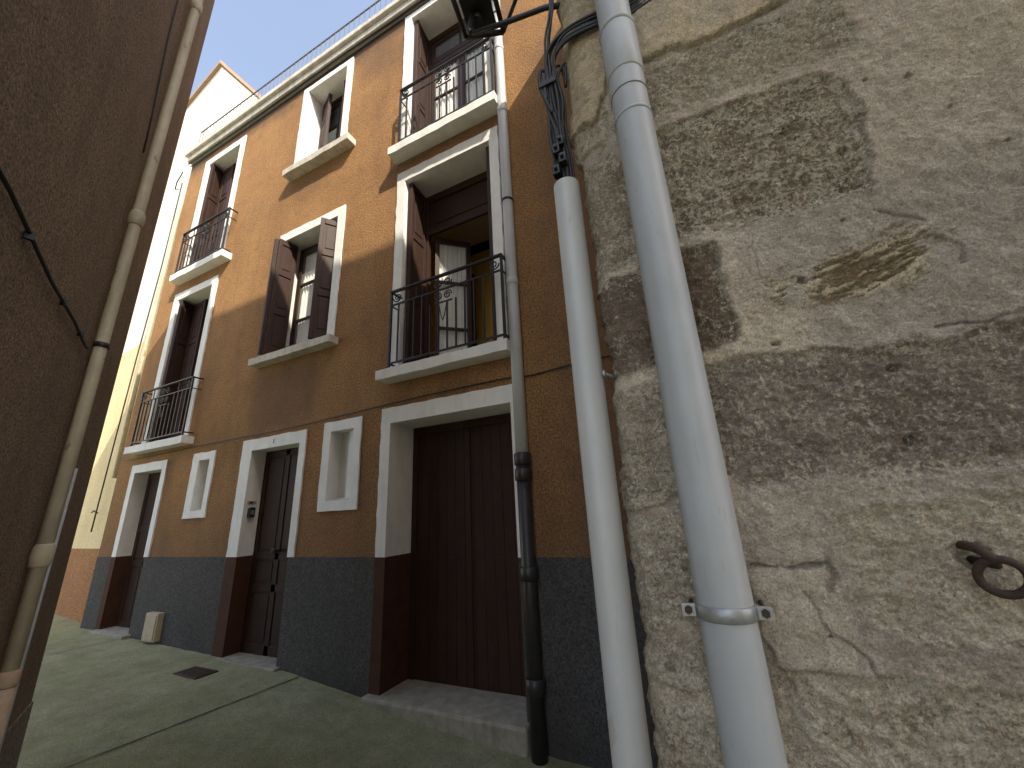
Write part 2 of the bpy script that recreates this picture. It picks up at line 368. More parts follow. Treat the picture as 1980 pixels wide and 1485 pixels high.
def slab(x0,x1,z0,z1,dep,parent,name="sill",mat='sillm'):
    mb=MB(); rj=random.Random(name+str(x0)); N=max(4,int((x1-x0)/.12)); y0=FY-dep; y1=FY+.012
    xs=[x0+(x1-x0)*k/N for k in range(N+1)]; T=[rj.uniform(-.004,.004) for _ in xs]; B=[rj.uniform(-.005,.005) for _ in xs]; Y=[rj.uniform(-.005,.005) for _ in xs]
    for k in range(N):
        a,b=xs[k],xs[k+1]
        mb.quad([(a,y0+Y[k],z0+B[k]),(b,y0+Y[k+1],z0+B[k+1]),(b,y0+Y[k+1]-.002,z1+T[k+1]),(a,y0+Y[k]-.002,z1+T[k])])
        mb.quad([(a,y0+Y[k]-.002,z1+T[k]),(b,y0+Y[k+1]-.002,z1+T[k+1]),(b,y1,z1),(a,y1,z1)]); mb.quad([(a,y0+Y[k],z0+B[k]),(a,y1,z0),(b,y1,z0),(b,y0+Y[k+1],z0+B[k+1])])
    for k in (0,N): mb.quad([(xs[k],y0+Y[k],z0+B[k]),(xs[k],y0+Y[k]-.002,z1+T[k]),(xs[k],y1,z1),(xs[k],y1,z0)])
    return mb.build(name,[mat],parent)
def spiral(cx,cz,y,r0,turns,sgn,flip=1):
    pts=[]
    for k in range(26):
        t=k/25; r=r0*(1-.8*t); a=sgn*t*turns*2*math.pi
        pts.append((cx+flip*math.cos(a)*r,y,cz+math.sin(a)*r))
    return pts
def railing(x0,x1,z0,z1,y,parent,n=13,orn=True):
    mb=MB(); b=.007
    mb.box(x0-.012,x1+.012,y-.018,y+.018,z1-.012,z1+.006); mb.box(x0,x1,y-.008,y+.008,z1-.17,z1-.155)
    mb.box(x0,x1,y-.009,y+.009,z0+.05,z0+.066)
    for xx in (x0,x1):
        mb.box(xx-.011,xx+.011,y-.011,y+.011,z0-.01,z1-.012)
        mb.box(xx-.011,xx+.011,y+.018,FY+.02,z1-.012,z1+.004); mb.box(xx-.008,xx+.008,y+.011,FY+.02,z0+.05,z0+.066); mb.box(xx-.006,xx+.006,y+.011,FY+.02,z1-.17,z1-.158)
    W=x1-x0; mid=(x0+x1)/2
    for k in range(1,n):
        x=x0+W*k/n
        top=z1-.17
        if abs(x-mid)<W*.12: top=z1-.30
        mb.box(x-b,x+b,y-b,y+b,z0+.066,top)
    if orn:
        for sgn,cx in ((-1,mid-.055),(1,mid+.055)):
            mb.tube(spiral(cx,z1-.235,y,.048,1.6,1,sgn),.007,6); mb.tube(spiral(cx,z1-.085,y,.05,1.5,-1,sgn),.007,6)
        for xx,f in ((x0+.08,-1),(x1-.08,1)):
            mb.tube(spiral(xx,z1-.085,y,.055,1.5,-1,f),.007,6)
        mb.box(mid-.11,mid+.11,y-.006,y+.006,z1-.31,z1-.298)
        mb.tube([(mid-.05,y,z1-.30),(mid-.02,y,z1-.45),(mid,y,z1-.5),(mid+.02,y,z1-.45),(mid+.05,y,z1-.30)],.006,6)
        for k in range(6): 
            x=x0+W*(k+.5)/6
            if abs(x-mid)>.12 and x-x0>.16 and x1-x>.16: mb.box(x-.005,x+.005,y-.005,y+.005,z1-.155,z1-.012)
    return mb.build("railing",['iron'],parent)
def part_anchor(name,key,label=None):
    o=surround(key,name)
    if label: o["label"]=label
    return o
# --- doors
d=part_anchor("door",'ldoor',"narrow dark brown door in a white surround")
leaf((-7.68,3.19),(-6.93,3.19),-1.29,.80,d,"door_leaf",(0,.4,.62,1.),('wood',),.04,2)
d=part_anchor("door",'cdoor',"panelled dark brown entrance door in a white surround")
leaf((-4.93,3.20),(-4.08,3.20),-1.34,.84,d,"door_leaf",(0,.30,.45,1.),('wood',),.045,2)
mb=MB(); mb.tube([(-4.47,3.17,-.30),(-4.47,3.13,-.30),(-4.47,3.115,-.30),(-4.47,3.09,-.30),(-4.47,3.08,-.30)],[.012,.012,.03,.032,.015],12); mb.build("handle",['rust'],d)
g=part_anchor("garage_door",'garage',"wide dark brown plank garage door in a white surround")
mb=MB(); x=-2.76; N=13; w=(2.76-1.43)/N
for k in range(N): mb.box(x+k*w+.002,x+(k+1)*w-.002,3.36+random.uniform(0,.004),3.40,-1.50,.88)
mb.box(-2.76,-1.43,3.385,3.41,-1.5,.88); mb.box(-2.11,-2.075,3.350,3.37,-1.48,.80)
mb.box(-2.76,-2.70,3.335,3.36,-1.48,.88); mb.box(-2.70,-1.43,3.335,3.36,.80,.88)
mb.build("door_leaf",['wood'],g,bevel=.002)
for k in ('sw1','sw2'):
    x0,x1,z0,z1,r,_=OP[k]; s=part_anchor("small_window",k)
    mb=MB(); mb.quad([(x0,FY+r-.001,z0),(x1,FY+r-.001,z0),(x1,FY+r-.001,z1),(x0,FY+r-.001,z1)],0)
    mb.box(x0+(x1-x0)*.62,x1-.002,FY+.05,FY+.085,z0+.005,z1-.005,0)
    mb.box(x0+.002,x1-.002,FY+.03,FY+r-.004,z0,z0+.018,1)
    mb.build("window_panel",['white','sillm'],s,bevel=.004)
# --- balcony window b1
w=part_anchor("balcony_window",'b1',"tall open French window with brown shutters and casement")
leaf((-2.66,3.34),(-2.64,3.03),1.43,3.84,w); leaf((-1.56,3.34),(-1.57,3.03),1.43,3.84,w)
mb=MB(); mb.box(-2.69,-2.60,3.33,3.39,1.41,3.86); mb.box(-1.60,-1.53,3.33,3.39,1.41,3.86); mb.box(-2.60,-1.60,3.33,3.39,3.76,3.86); mb.box(-2.60,-1.60,3.34,3.38,3.28,3.36); mb.box(-2.60,-1.60,3.355,3.365,3.36,3.76); mb.box(-2.5,-1.7,3.345,3.356,3.42,3.70)
mb.build("window_frame",['shut'],w,bevel=.003)
casement((-2.56,3.42),(-2.24,3.72),1.44,3.27,w,3,1,True)
mb=MB(); X0,X1,Y0,Y1,Z0,Z1=-3.2,-.3,3.4,4.7,1.36,4.05
mb.quad([(X0,Y1,Z0),(X1,Y1,Z0),(X1,Y1,Z1),(X0,Y1,Z1)],0); mb.quad([(X0,Y0,Z0),(X0,Y1,Z0),(X0,Y1,Z1),(X0,Y0,Z1)],0); mb.quad([(X1,Y0,Z0),(X1,Y1,Z0),(X1,Y1,Z1),(X1,Y0,Z1)],0)
mb.quad([(X0,Y0,Z1),(X1,Y0,Z1),(X1,Y1,Z1),(X0,Y1,Z1)],1); mb.quad([(X0,Y0,Z0),(X1,Y0,Z0),(X1,Y1,Z0),(X0,Y1,Z0)],1)
mb.box(-3.15,-2.75,4.62,4.7,1.37,3.5,2); mb.box(X0,X1,4.66,4.7,3.9,4.04,2)
mb.build("room_interior",['yellowroom','ceil','wood'],w)
bal=slab(-2.84,-1.36,1.30,1.40,.17,house,"balcony",'white'); railing(-2.70,-1.39,1.40,2.27,2.86,bal,13)
# --- b2
w=part_anchor("balcony_window",'b2',"tall open French window with brown shutters")
leaf((-2.66,3.34),(-2.63,3.03),4.34,6.74,w); leaf((-1.56,3.34),(-1.575,3.03),4.34,6.74,w)
mb=MB(); mb.box(-2.68,-2.60,3.33,3.39,4.32,6.76); mb.box(-1.61,-1.54,3.33,3.39,4.32,6.76); mb.box(-2.60,-1.61,3.33,3.39,6.66,6.76); mb.box(-2.60,-1.61,3.34,3.38,6.14,6.22)
mb.build("window_frame",['shut'],w,bevel=.003)
casement((-2.59,3.36),(-2.11,3.37),4.36,6.13,w,3,1,True); casement((-2.10,3.37),(-1.62,3.36),4.36,6.13,w,3,1,True); casement((-2.59,3.36),(-1.62,3.36),6.23,6.65,w,1,2,False)
bal=slab(-2.84,-1.36,4.19,4.30,.17,house,"balcony",'white'); railing(-2.70,-1.39,4.30,5.20,2.86,bal,13)
# --- centre window 1
w=part_anchor("shuttered_window",'cw1',"window with two brown shutters folded outwards")
leaf((-4.85,3.13),(-4.91,2.87),2.06,3.80,w); leaf((-4.82,3.15),(-4.86,2.90),2.06,3.80,w)
leaf((-3.83,3.12),(-4.00,2.88),2.06,3.78,w); leaf((-3.86,3.16),(-4.01,2.93),2.06,3.78,w)
mb=MB(); mb.box(-4.87,-4.80,3.24,3.29,2.04,3.82); mb.box(-3.88,-3.81,3.24,3.29,2.04,3.82); mb.box(-4.80,-3.88,3.24,3.29,3.74,3.82); mb.build("window_frame",['shut'],w)
casement((-4.79,3.22),(-4.35,3.22),2.06,3.73,w,3,1,True); casement((-4.33,3.27),(-3.89,3.27),2.06,3.73,w,3,1,True)
slab(-5.08,-3.62,1.93,2.02,.13,w)
# --- centre window 2
w=part_anchor("shuttered_window",'cw2',"upper window with brown shutters and a deep reveal")
mb=MB(); mb.box(-4.80,-4.73,3.28,3.33,5.06,6.70); mb.box(-4.0,-3.93,3.28,3.33,5.06,6.70); mb.box(-4.73,-4.0,3.28,3.33,6.62,6.70); mb.build("window_frame",['shut'],w)
leaf((-4.75,3.26),(-4.46,3.14),5.08,6.62,w); leaf((-3.96,3.27),(-4.12,3.10),5.08,6.62,w)
casement((-4.72,3.31),(-4.37,3.31),5.09,6.61,w,3,1,False); casement((-4.36,3.31),(-4.01,3.31),5.09,6.61,w,3,1,False)
slab(-4.96,-3.62,4.93,5.03,.14,w)
for key,zs,zr in (('l1',(1.08,1.18),2.03),('l2',(3.99,4.10),4.92)):
    x0,x1,z0,z1,r,_=OP[key]
    w=part_anchor("balcony_window",key,"tall window with half closed brown shutters")
    leaf((x0+.03,3.24),(x0+.10,2.99),z0+.02,z1-.02,w); leaf((x0+.10,3.22),(x0+.46,3.20),z0+.02,z1-.02,w); leaf((x1-.02,3.24),(x1-.03,3.02),z0+.02,z1-.02,w)
    mb=MB(); mb.box(x0,x0+.06,3.24,3.29,z0,z1); mb.box(x1-.06,x1,3.24,3.29,z0,z1); mb.box(x0+.06,x1-.06,3.24,3.29,z1-.07,z1); mb.build("window_frame",['shut'],w)
    casement((x0+.07,3.27),((x0+x1)/2-.01,3.27),z0+.02,z1-.08,w,4,1,False); casement(((x0+x1)/2+.01,3.27),(x1-.07,3.27),z0+.02,z1-.08,w,4,1,False)
    xa,xb=(-7.80,-6.28) if key=='l1' else (-7.68,-6.20)
    bal=slab(xa,xb,zs[0],zs[1],.15,house,"balcony",'white'); railing(xa+.1,xb-.06,zs[1],zr,2.875,bal,13)
# cornice and terrace railing
mb=MB(); mb.box(XL-.02,XR,2.91,3.05,6.93,7.05); mb.box(XL-.06,XR,2.86,3.05,7.05,7.15)
mb.build("cornice",['sillm'],house,bevel=.012,label="weathered off white roof cornice")
mb=MB(); mb.tube([(XL-.03,2.945,6.915),(-6,2.95,6.91),(-4,2.94,6.915),(-2.9,2.95,6.91),(XR,2.945,6.915)],.012,6); mb.tube([(XL,2.98,6.87),(-5,2.98,6.86),(XR,2.98,6.87)],.009,6)
mb.build("eave_cable",['cable'],house)
mb=MB(); y=2.98; mb.box(-8.15,XR,y-.010,y+.010,7.70,7.715); mb.box(-8.15,XR,y-.006,y+.006,7.19,7.20)
k=-8.15
while k<XR: mb.box(k-.005,k+.005,y-.005,y+.005,7.15,7.70); k+=.11
mb.build("terrace_railing",['greyiron'],house,label="thin grey iron railing along the roof terrace")
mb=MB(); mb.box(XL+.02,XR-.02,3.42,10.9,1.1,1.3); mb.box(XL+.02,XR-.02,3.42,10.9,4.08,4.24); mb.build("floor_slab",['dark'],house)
mb=MB(); mb.box(-2.90,-1.40,2.91,3.37,-1.9,-1.40); mb.build("garage_step",['stonestep'],house,bevel=.02)
mb=MB(); mb.box(-5.10,-4.02,2.93,3.2,-1.7,-1.325); mb.build("door_step",['stonestep'],house,bevel=.012)
mb=MB(); mb.box(-7.75,-6.86,2.9,3.2,-1.6,-1.245); mb.build("door_step",['stonestep'],house,bevel=.012)
mb=MB(); pts=[(-8.25,2.985,1.09),(-7.9,2.98,1.02),(-6,2.985,1.035),(-5.2,2.972,1.03),(-4.5,2.972,1.025),(-3.9,2.975,1.04),(-3,2.975,1.07),(-2.4,2.975,1.09),(-1.5,2.975,1.10),(-1.2,2.98,1.08),(-.7,2.985,1.12),(-.2,2.985,1.1)]
mb.tube(pts,.007,6); mb.build("wall_cable",['cable'],house)
cu=bpy.data.curves.new("n","FONT"); cu.body="1"; cu.size=.075; cu.extrude=.002
to=bpy.data.objects.new("tmp",cu); COL.objects.link(to); bpy.context.view_layer.update()
me=bpy.data.meshes.new_from_object(to); bpy.data.objects.remove(to)
no=bpy.data.objects.new("house_number",me); me.materials.clear(); me.materials.append(M['plastic']); COL.objects.link(no)
no.matrix_world=Matrix.Translation((-4.55,2.978,.885))@Matrix.Rotation(math.pi/2,4,'X'); 
no.parent=house; no.matrix_parent_inverse=Matrix.Translation(-wloc(house))

e=empty("key_safe",(-4.92,3.07,.08),"small black key safe fixed on the white door reveal","key safe")
mb=MB(); mb.box(-4.93,-4.885,3.03,3.10,.07,.18); mb.build("case",['plastic'],e,bevel=.006)
mb=MB(); mb.box(-4.885,-4.881,3.045,3.085,.10,.15); mb.build("keypad",['galv'],e)
e=empty("door_bell",(-4.92,3.07,.22),"small white door bell plate with dark name strip on the reveal","door bell")
mb=MB(); mb.box(-4.93,-4.918,3.02,3.12,.215,.255); mb.build("plate",['boxm'],e,bevel=.003)
mb=MB(); mb.box(-4.918,-4.915,3.035,3.08,.225,.245); mb.build("name_strip",['plastic'],e)
e=empty("meter_box",(-6.25,2.97,-1.3),"small off white meter box fixed low on the slate grey plinth","meter box")
mb=MB(); mb.box(-6.46,-6.19,2.93,3.0,-1.27,-.97); mb.build("case",['boxm'],e,bevel=.003)
mb=MB(); mb.box(-6.44,-6.21,2.92,2.93,-1.25,-.99); mb.build("lid",['boxm'],e,bevel=.002)

# ---------------------------------------------------------------- pipes
def vpipe(name,x,y,z0,z1,r,mat,label,collars=(),brk=(),brk_w=.07,wally=None,n=40):
    e=empty(name,(x,y,z0),label,"pipe")
    mb=MB(); mb.tube([(x,y,z0+(z1-z0)*k/6) for k in range(7)],r,n); mb.build("pipe_body",[mat],e)
    for c0,c1,dr in collars:
        mb=MB(); mb.tube([(x,y,c0),(x,y,c0+.004),(x,y,c1-.004),(x,y,c1)],[r+.001,r+dr,r+dr,r+.001],n)
        mb.build("collar",[mat],e)
    for zb in brk:
        mb=MB(); h=.012
        mb.tube([(x,y,zb-h),(x,y,zb-h+.002),(x,y,zb+h-.002),(x,y,zb+h)],[r+.002,r+.004,r+.004,r+.002],n)
        wy=wally if wally else y+r
        for s in (-1,1):
            mb.obox((x+s*r,y,zb),(s,0,0),(0,1,0),(-.004,brk_w*.36),(-.010,-.005),(-h*.85,h*.85))
            mb.tube([(x+s*(r+.014),y-.018,zb),(x+s*(r+.014),y-.010,zb)],.007,6,1); mb.tube([(x+s*(r+.014),y-.01,zb),(x+s*(r+.014),wy,zb)],.004,8,1)
        mb.build("bracket",['galv','rust'],e)
    return e
e=vpipe("drainpipe",-.018,.885,-1.62,5.3,.047,'zinc',"thick grey painted zinc drainpipe strapped to the old stone wall",collars=[(.965,.975,.002),(1.05,1.056,.002),(1.12,1.30,.003),(1.30,1.315,.005)],brk=(-.19,),wally=.97)
e=empty("cable_duct",(-.228,.925,-1.6),"pale grey plastic pipe shielding black cables at the wall corner","pipe")
mb=MB(); mb.tube([(-.228,.925,-1.6+k*(.885+1.6)/6) for k in range(7)],.037,32,0,False); mb.tube([(-.228,.925,-1.6+k*(.885+1.6)/6) for k in range(7)],.034,32,0,False)
mb.build("pipe_body",['pvc'],e)
mb=MB(); mb.tube([(-.183,.92,.30),(-.17,.97,.30)],.004,8); mb.tube([(-.19,.92,.30),(-.183,.92,.30)],.010,6); mb.build("screw",['galv'],e)
e=empty("cable_bundle",(-.23,.93,.8),"tangled black electric cables climbing the stone corner","cables")
mb=MB(); rr=random.Random(5)
def smoothp(pts):
    P=[Vector(p) for p in pts]; Q=[]
    for i in range(len(P)-1):
        p0=P[max(i-1,0)];p1=P[i];p2=P[i+1];p3=P[min(i+2,len(P)-1)]
        for t in (0,.25,.5,.75):
            Q.append(.5*((2*p1)+(-p0+p2)*t+(2*p0-5*p1+4*p2-p3)*t*t+(-p0+3*p1-3*p2+p3)*t**3))
    Q.append(P[-1]); return Q
for k in range(18):
    ox=rr.uniform(-.022,.026); oy=rr.uniform(-.014,.014); w=rr.uniform(-.009,.009)
    pts=[(-.228+ox*.9,.925+oy*.8,.5),(-.228+ox*.9,.925+oy*.8,.88),(-.230+ox,.925+oy,.98),(-.232+ox+w,.92+oy,1.08),(-.234+ox-w,.92+oy,1.2),(-.234+ox*.7,.918+oy,1.32)]
    if k<6: pts+=[(-.222+ox*.6,.915+oy*.6,1.40+k*.007),(-.17,.915+oy*.5,1.445+k*.009),(-.08,.925+oy*.4,1.455+k*.011),(.04,.95+oy*.2,1.46+k*.012),(.25,.965,1.53+k*.012),(.6,.99,1.60+k*.01)]
    elif k<9: pts+=[(-.232+ox,.93+oy,1.5),(-.20+ox,.94,1.75),(-.2+ox,.95,2.4),(-.2+ox,.96,4.0)]
    elif k<11: pts+=[(-.215+ox,.94,1.38),(-.20,.955,1.30)]
    elif k<13: pts+=[(-.262,.91,1.36),(-.272,.905,1.30),(-.258,.905,1.22),(-.24,.91,1.16)]
    mb.tube(smoothp(pts),rr.choice([.004,.005,.006]),8)
mb.build("cable_strand",['cable'],e)
for (x,y,z) in ((-.245,.905,.93),(-.222,.90,.96),(-.238,.90,1.0),(-.225,.905,1.03)):
    mb=MB(); mb.box(x-.011,x+.011,y-.012,y+.012,z-.016,z+.016); mb.tube([(x,y-.012,z),(x,y-.022,z)],.006,8); mb.build("connector",['plastic'],e,bevel=.003)
mb=MB(); mb.box(-.275,-.215,.895,.925,1.27,1.29); mb.box(-.262,-.25,.90,.92,1.22,1.33); mb.build("clamp",['iron'],e,bevel=.003)
e=empty("drainpipe",(-1.32,2.925,-1.52),"tall grey drainpipe with black cast iron foot on orange facade","pipe")
mb=MB(); mb.tube([(-1.32,2.925,.40+k*6.5/5) for k in range(6)],.052,20); 
for c in (4.05,5.0,1.95): mb.tube([(-1.32,2.925,c),(-1.32,2.925,c+.01),(-1.32,2.925,c+.06),(-1.32,2.925,c+.07)],[.053,.058,.058,.053],20)
mb.build("pipe_body",['pvc'],e)
mb=MB(); mb.tube([(-1.32,2.925,-1.60),(-1.32,2.925,.42)],.055,20)
for c in (.26,-.45,-1.15,.38): mb.tube([(-1.32,2.925,c-.05),(-1.32,2.925,c-.04),(-1.32,2.925,c+.04),(-1.32,2.925,c+.05)],[.056,.068,.068,.056],20)
mb.build("pipe_foot",['castiron'],e)
for c in (2.9,5.6):
    mb=MB(); mb.tube([(-1.32,2.925,c-.012),(-1.32,2.925,c+.012)],.058,20); mb.box(-1.335,-1.305,2.97,3.01,c-.01,c+.01); mb.build("bracket",['iron'],e)

# ---------------------------------------------------------------- stone house (near wall)
stone=empty("stone_house",(.5,1.0,-1.6),"weathered old stone wall with crumbling beige mortar and dark blocks","stone wall")
def vnoise(x,y,seed):
    rng=np.random.RandomState(seed); T=rng.rand(256,256)
    xi=np.floor(x).astype(int); yi=np.floor(y).astype(int); fx=x-xi; fy=y-yi
    fx=fx*fx*(3-2*fx); fy=fy*fy*(3-2*fy)
    a=T[xi%256,yi%256];b=T[(xi+1)%256,yi%256];c=T[xi%256,(yi+1)%256];d=T[(xi+1)%256,(yi+1)%256]
    return (a*(1-fx)+b*fx)*(1-fy)+(c*(1-fx)+d*fx)*fy
def fbm(x,y,f,oct,seed,g=.5):
    s=0;amp=1;tot=0;c,sn=math.cos(.6),math.sin(.6)
    for k in range(oct):
        s=s+amp*(vnoise(x*f+17.3*k,y*f+9.1*k,seed+k)-.5); tot+=amp; amp*=g; f*=2.03; x,y=x*c-y*sn,x*sn+y*c
    return s/tot*2
def sstep(a,b,x):
    t=np.clip((x-a)/(b-a),0,1); return t*t*(3-2*t)
def build_stone():
    s=np.concatenate([-np.geomspace(2.05,.05,22),np.arange(-.04,.95,.003),np.geomspace(.96,8.0,30)])
    z=np.concatenate([np.linspace(-1.9,-.6,40),np.arange(-.58,1.80,.003),np.linspace(1.83,5.3,50)])
    S,Z=np.meshgrid(s,z,indexing='ij')
    X=S-.185
    wx=fbm(S,Z,6,5,3,.55)*.028; wz=fbm(S,Z,6,5,13,.55)*.028
    Xw=X+wx; Zw=Z+wz
    h=fbm(S,Z,4,3,21)*.009+fbm(S,Z,22,6,31,.70)*.0085
    col=np.zeros(S.shape+(3,)); mort=np.array([.74,.635,.525]); mort2=np.array([.62,.54,.46]); mort3=np.array([.80,.69,.55])
    a=sstep(-.3,.35,fbm(S,Z,2.2,5,41))[...,None]; b3=sstep(.0,.5,fbm(S,Z,3.1,5,47))[...,None]
    col[:]=mort*(1-a)+mort2*a; col=col*(1-b3)+mort3*b3
    spl=np.full(S.shape,.0)
    def rr(x0,x1,z0,z1,r=.03):
        cx=(x0+x1)/2;cz=(z0+z1)/2;hx=(x1-x0)/2-r;hz=(z1-z0)/2-r
        dx=np.maximum(np.abs(Xw-cx)-hx,0);dz=np.maximum(np.abs(Zw-cz)-hz,0)
        return np.sqrt(dx*dx+dz*dz)-r
    blocks=[(.015,.455,.635,.99,(.31,.24,.175),.06,-.008),(-.25,-.045,.60,.96,(.42,.34,.255),.05,.006),
            (-.01,.50,1.03,1.225,(.50,.41,.31),.06,-.003),(-.06,.115,.315,.60,(.26,.19,.14),-.02,-.008),
            (-.25,-.05,.30,.565,(.29,.22,.175),-.01,.004),(.025,.62,.02,.285,(.37,.305,.255),.015,-.008),
            (.66,1.3,.0,.34,(.42,.35,.29),.04,-.004),(-.25,-.03,.0,.26,(.52,.44,.35),.06,.008),
            (-.25,.0,-.34,-.03,(.54,.46,.36),.08,.005),(.20,.75,-.235,-.03,(.58,.475,.35),.11,-.003),
            (.03,.42,-.62,-.30,(.50,.39,.275),.12,-.003),(.46,.95,-.62,-.28,(.54,.435,.31),.11,-.003),(-.25,.0,-.64,-.38,(.48,.38,.28),.10,.004),
            (-.25,-.1,1.0,1.2,(.58,.48,.35),.05,.012),(.85,1.4,.62,1.2,(.45,.38,.31),.05,-.004)]
    rng=random.Random(9)
    for row,(z0,z1) in enumerate([(-1.0,-.68),(-1.4,-1.05)]):
        x=-.2
        while x<7:
            w=rng.uniform(.35,.7); blocks.append((x,x+w-.05,z0,z1,(.46,.38,.29),.07,-.004)); x+=w
    for (x0,x1,z0,z1,c,sp,dh) in blocks:
        d=rr(x0,x1,z0,z1)+.018*fbm(S,Z,24,6,int(abs(z0*100))+11,.7); m=1-sstep(-.009,.010,d)
        tone=1+.45*fbm(S,Z,9,7,int(abs(x0*100))+70,.7)[...,None]
        col=col*(1-m[...,None])+np.array(c)*tone*m[...,None]
        spl=spl*(1-m)+(sp+.08*sstep(-.05,.0,d))*m
        h=h+m*(dh+fbm(S,Z,60,4,91,.7)*.008)+np.exp(-((d-.004)/.012)**2)*.002
        dk=np.exp(-((d+.002)/.006)**2)*.28*sstep(-.2,.2,fbm(S,Z,10,3,97)); col*=(1-dk)[...,None]
    dx=Xw-.375;dz=Zw-.455; u=dx*.97+dz*.26; v=-dx*.26+dz*.97
    d=np.sqrt((u/.150)**2+(v/.068)**2)-1+.9*fbm(S,Z,16,7,55,.7); m=1-sstep(-.3,.2,d)
    st=fbm(u*22,v*130,1,7,66,.75); stm=sstep(-.16,.10,st)[...,None]
    c=np.array([.78,.67,.48])*stm+np.array([.33,.24,.155])*(1-stm)
    col=col*(1-m[...,None])+c*m[...,None]; h=h+m*(-.006+stm[...,0]*.007); spl=spl*(1-m)-.05*m
    edge=1.255+.03*fbm(S,Z,9,6,77,.65)-.16*sstep(-.06,-.13,X)+.10*sstep(.25,.75,X)
    m=sstep(-.005,.005,Z-edge); pc=np.array([.76,.62,.43]); pc2=np.array([.68,.585,.46]); pm=sstep(-.2,.3,fbm(S,Z,4,5,88,.6))[...,None]
    pcol=pc*pm+pc2*(1-pm); sp2=sstep(.12,.3,fbm(S,Z,11,6,402,.65))[...,None]; pcol=pcol*(1-.5*sp2)+np.array([.42,.33,.23])*.5*sp2
    col=col*(1-m[...,None])+pcol*m[...,None]; h=h*(1-.3*m)+m*.016; spl=spl*(1-m)-.03*m
    col*=(1-.4*np.exp(-((Z-edge+.006)/.006)**2))[...,None]  # paints the shadow line under the plaster ledge
    d=rr(.03,.17,-.31,-.14,.02)+.025*fbm(S,Z,20,6,12,.7); m=1-sstep(-.004,.004,d); col=col*(1-m[...,None])+np.array([.74,.65,.53])*m[...,None]; h=h*(1-.5*m)+m*.005; spl=spl*(1-m)-.04*m
    def crack(pts,w,dep,seed,dk=.4):
        nonlocal h,col
        D=np.full(S.shape,9.); 
        xn=X+fbm(S,Z,14,7,seed,.6)*.014; zn=Z+fbm(S,Z,14,7,seed+9,.6)*.014
        for (ax,az),(bx,bz) in zip(pts[:-1],pts[1:]):
            vx=bx-ax;vz=bz-az;t=np.clip(((xn-ax)*vx+(zn-az)*vz)/(vx*vx+vz*vz),0,1)
            D=np.minimum(D,np.hypot(xn-ax-t*vx,zn-az-t*vz))
        ww=w*(.05+1.6*np.clip(.4+1.4*fbm(S,Z,15,4,seed+20),0,1)); m=1-sstep(.3,1,D/ww); h=h-m*dep; col=col*(1-dk*m)[...,None]
    crack([(.045,-.13),(.10,-.135),(.17,-.12),(.175,-.15),(.16,-.17)],.006,.005,101,.45)
    crack([(.12,-.17),(.14,-.23),(.19,-.28),(.2,-.33)],.003,.003,105,.3)
    crack([(.45,.30),(.52,.29),(.62,.315)],.006,.005,108,.35)
    crack([(.40,.60),(.47,.56),(.50,.53)],.005,.004,114,.3); crack([(.49,.50),(.53,.46),(.52,.42)],.004,.004,118,.25)
    crack([(.165,.58),(.16,.47)],.002,.001,121,.3); crack([(.19,.58),(.185,.46)],.002,.001,122,.3)
    for k in range(34):
        rg=random.Random(k); hx=rg.uniform(-.15,.75); hz=rg.uniform(-.5,1.2); hr=rg.choice([.004,.005,.007,.010,.014])
        d=np.hypot(X-hx,(Z-hz)*1.3)+fbm(S,Z,45,4,7+k,.7)*hr*1.2; m=1-sstep(hr*.1,hr,d); h=h-m*.010; col=col*(1-.5*m)[...,None]
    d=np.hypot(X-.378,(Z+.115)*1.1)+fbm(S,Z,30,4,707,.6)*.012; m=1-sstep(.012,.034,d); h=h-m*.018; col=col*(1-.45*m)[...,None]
    grime=sstep(.1,.6,fbm(S,Z*.5,5,6,200,.6))[...,None]; col=col*(1-.18*grime)
    wob=fbm(Z*0+3.3,Z,5,4,301)*.022+fbm(Z*0+1.3,Z,25,3,305)*.008
    PX=np.where(S>=0,-.185+S,-.185); PY=np.where(S>=0,.95+.082*S,.95-S)
    PX=PX+wob*np.exp(-np.clip(S,0,9)/.06)
    k=np.exp(-np.abs(S)/.018)*.016
    PX=PX+k; PY=PY+k
    bl=sstep(-.02,.02,S); nx=.082*bl-1*(1-bl); ny=-bl
    PX=PX+nx*h; PY=PY+ny*h
    V=np.stack([PX,PY,Z],-1).reshape(-1,3); ns,nz=S.shape
    I=(np.arange(ns-1)[:,None]*nz+np.arange(nz-1)[None,:]).ravel()
    F=np.stack([I,I+nz,I+nz+1,I+1],-1)
    me=bpy.data.meshes.new("stone_wall"); me.vertices.add(len(V)); me.vertices.foreach_set("co",V.ravel())
    me.loops.add(F.size); me.loops.foreach_set("vertex_index",F.ravel()); me.polygons.add(len(F))
    me.polygons.foreach_set("loop_start",np.arange(0,F.size,4)); me.polygons.foreach_set("loop_total",np.full(len(F),4)); 
    me.update(calc_edges=True); me.polygons.foreach_set("use_smooth",np.ones(len(F),bool))
    ca=me.color_attributes.new("Col",'FLOAT_COLOR','POINT'); cc=np.concatenate([np.clip(col,0.01,.9).reshape(-1,3),np.ones((len(V),1))],1); ca.data.foreach_set("color",cc.ravel())
    at=me.attributes.new("spl",'FLOAT','POINT'); at.data.foreach_set("value",spl.ravel())
    me.materials.append(M['stone']); me.validate()
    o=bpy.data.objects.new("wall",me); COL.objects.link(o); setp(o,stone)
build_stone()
mb=MB(); mb.box(-.10,7.6,1.75,2.95,-1.6,5.28); mb.box(-.22,7.8,.9,3.0,5.3,5.42,1); mb.build("roof",['cream','tile'],stone)  # body box is unseen, put in to block the sun
e=empty("mooring_ring",(.375,.96,-.11),"dark rusty iron ring hanging in a recess of the stone wall","iron ring")
mb=MB(); cx,cy,cz=.380,.945,-.138
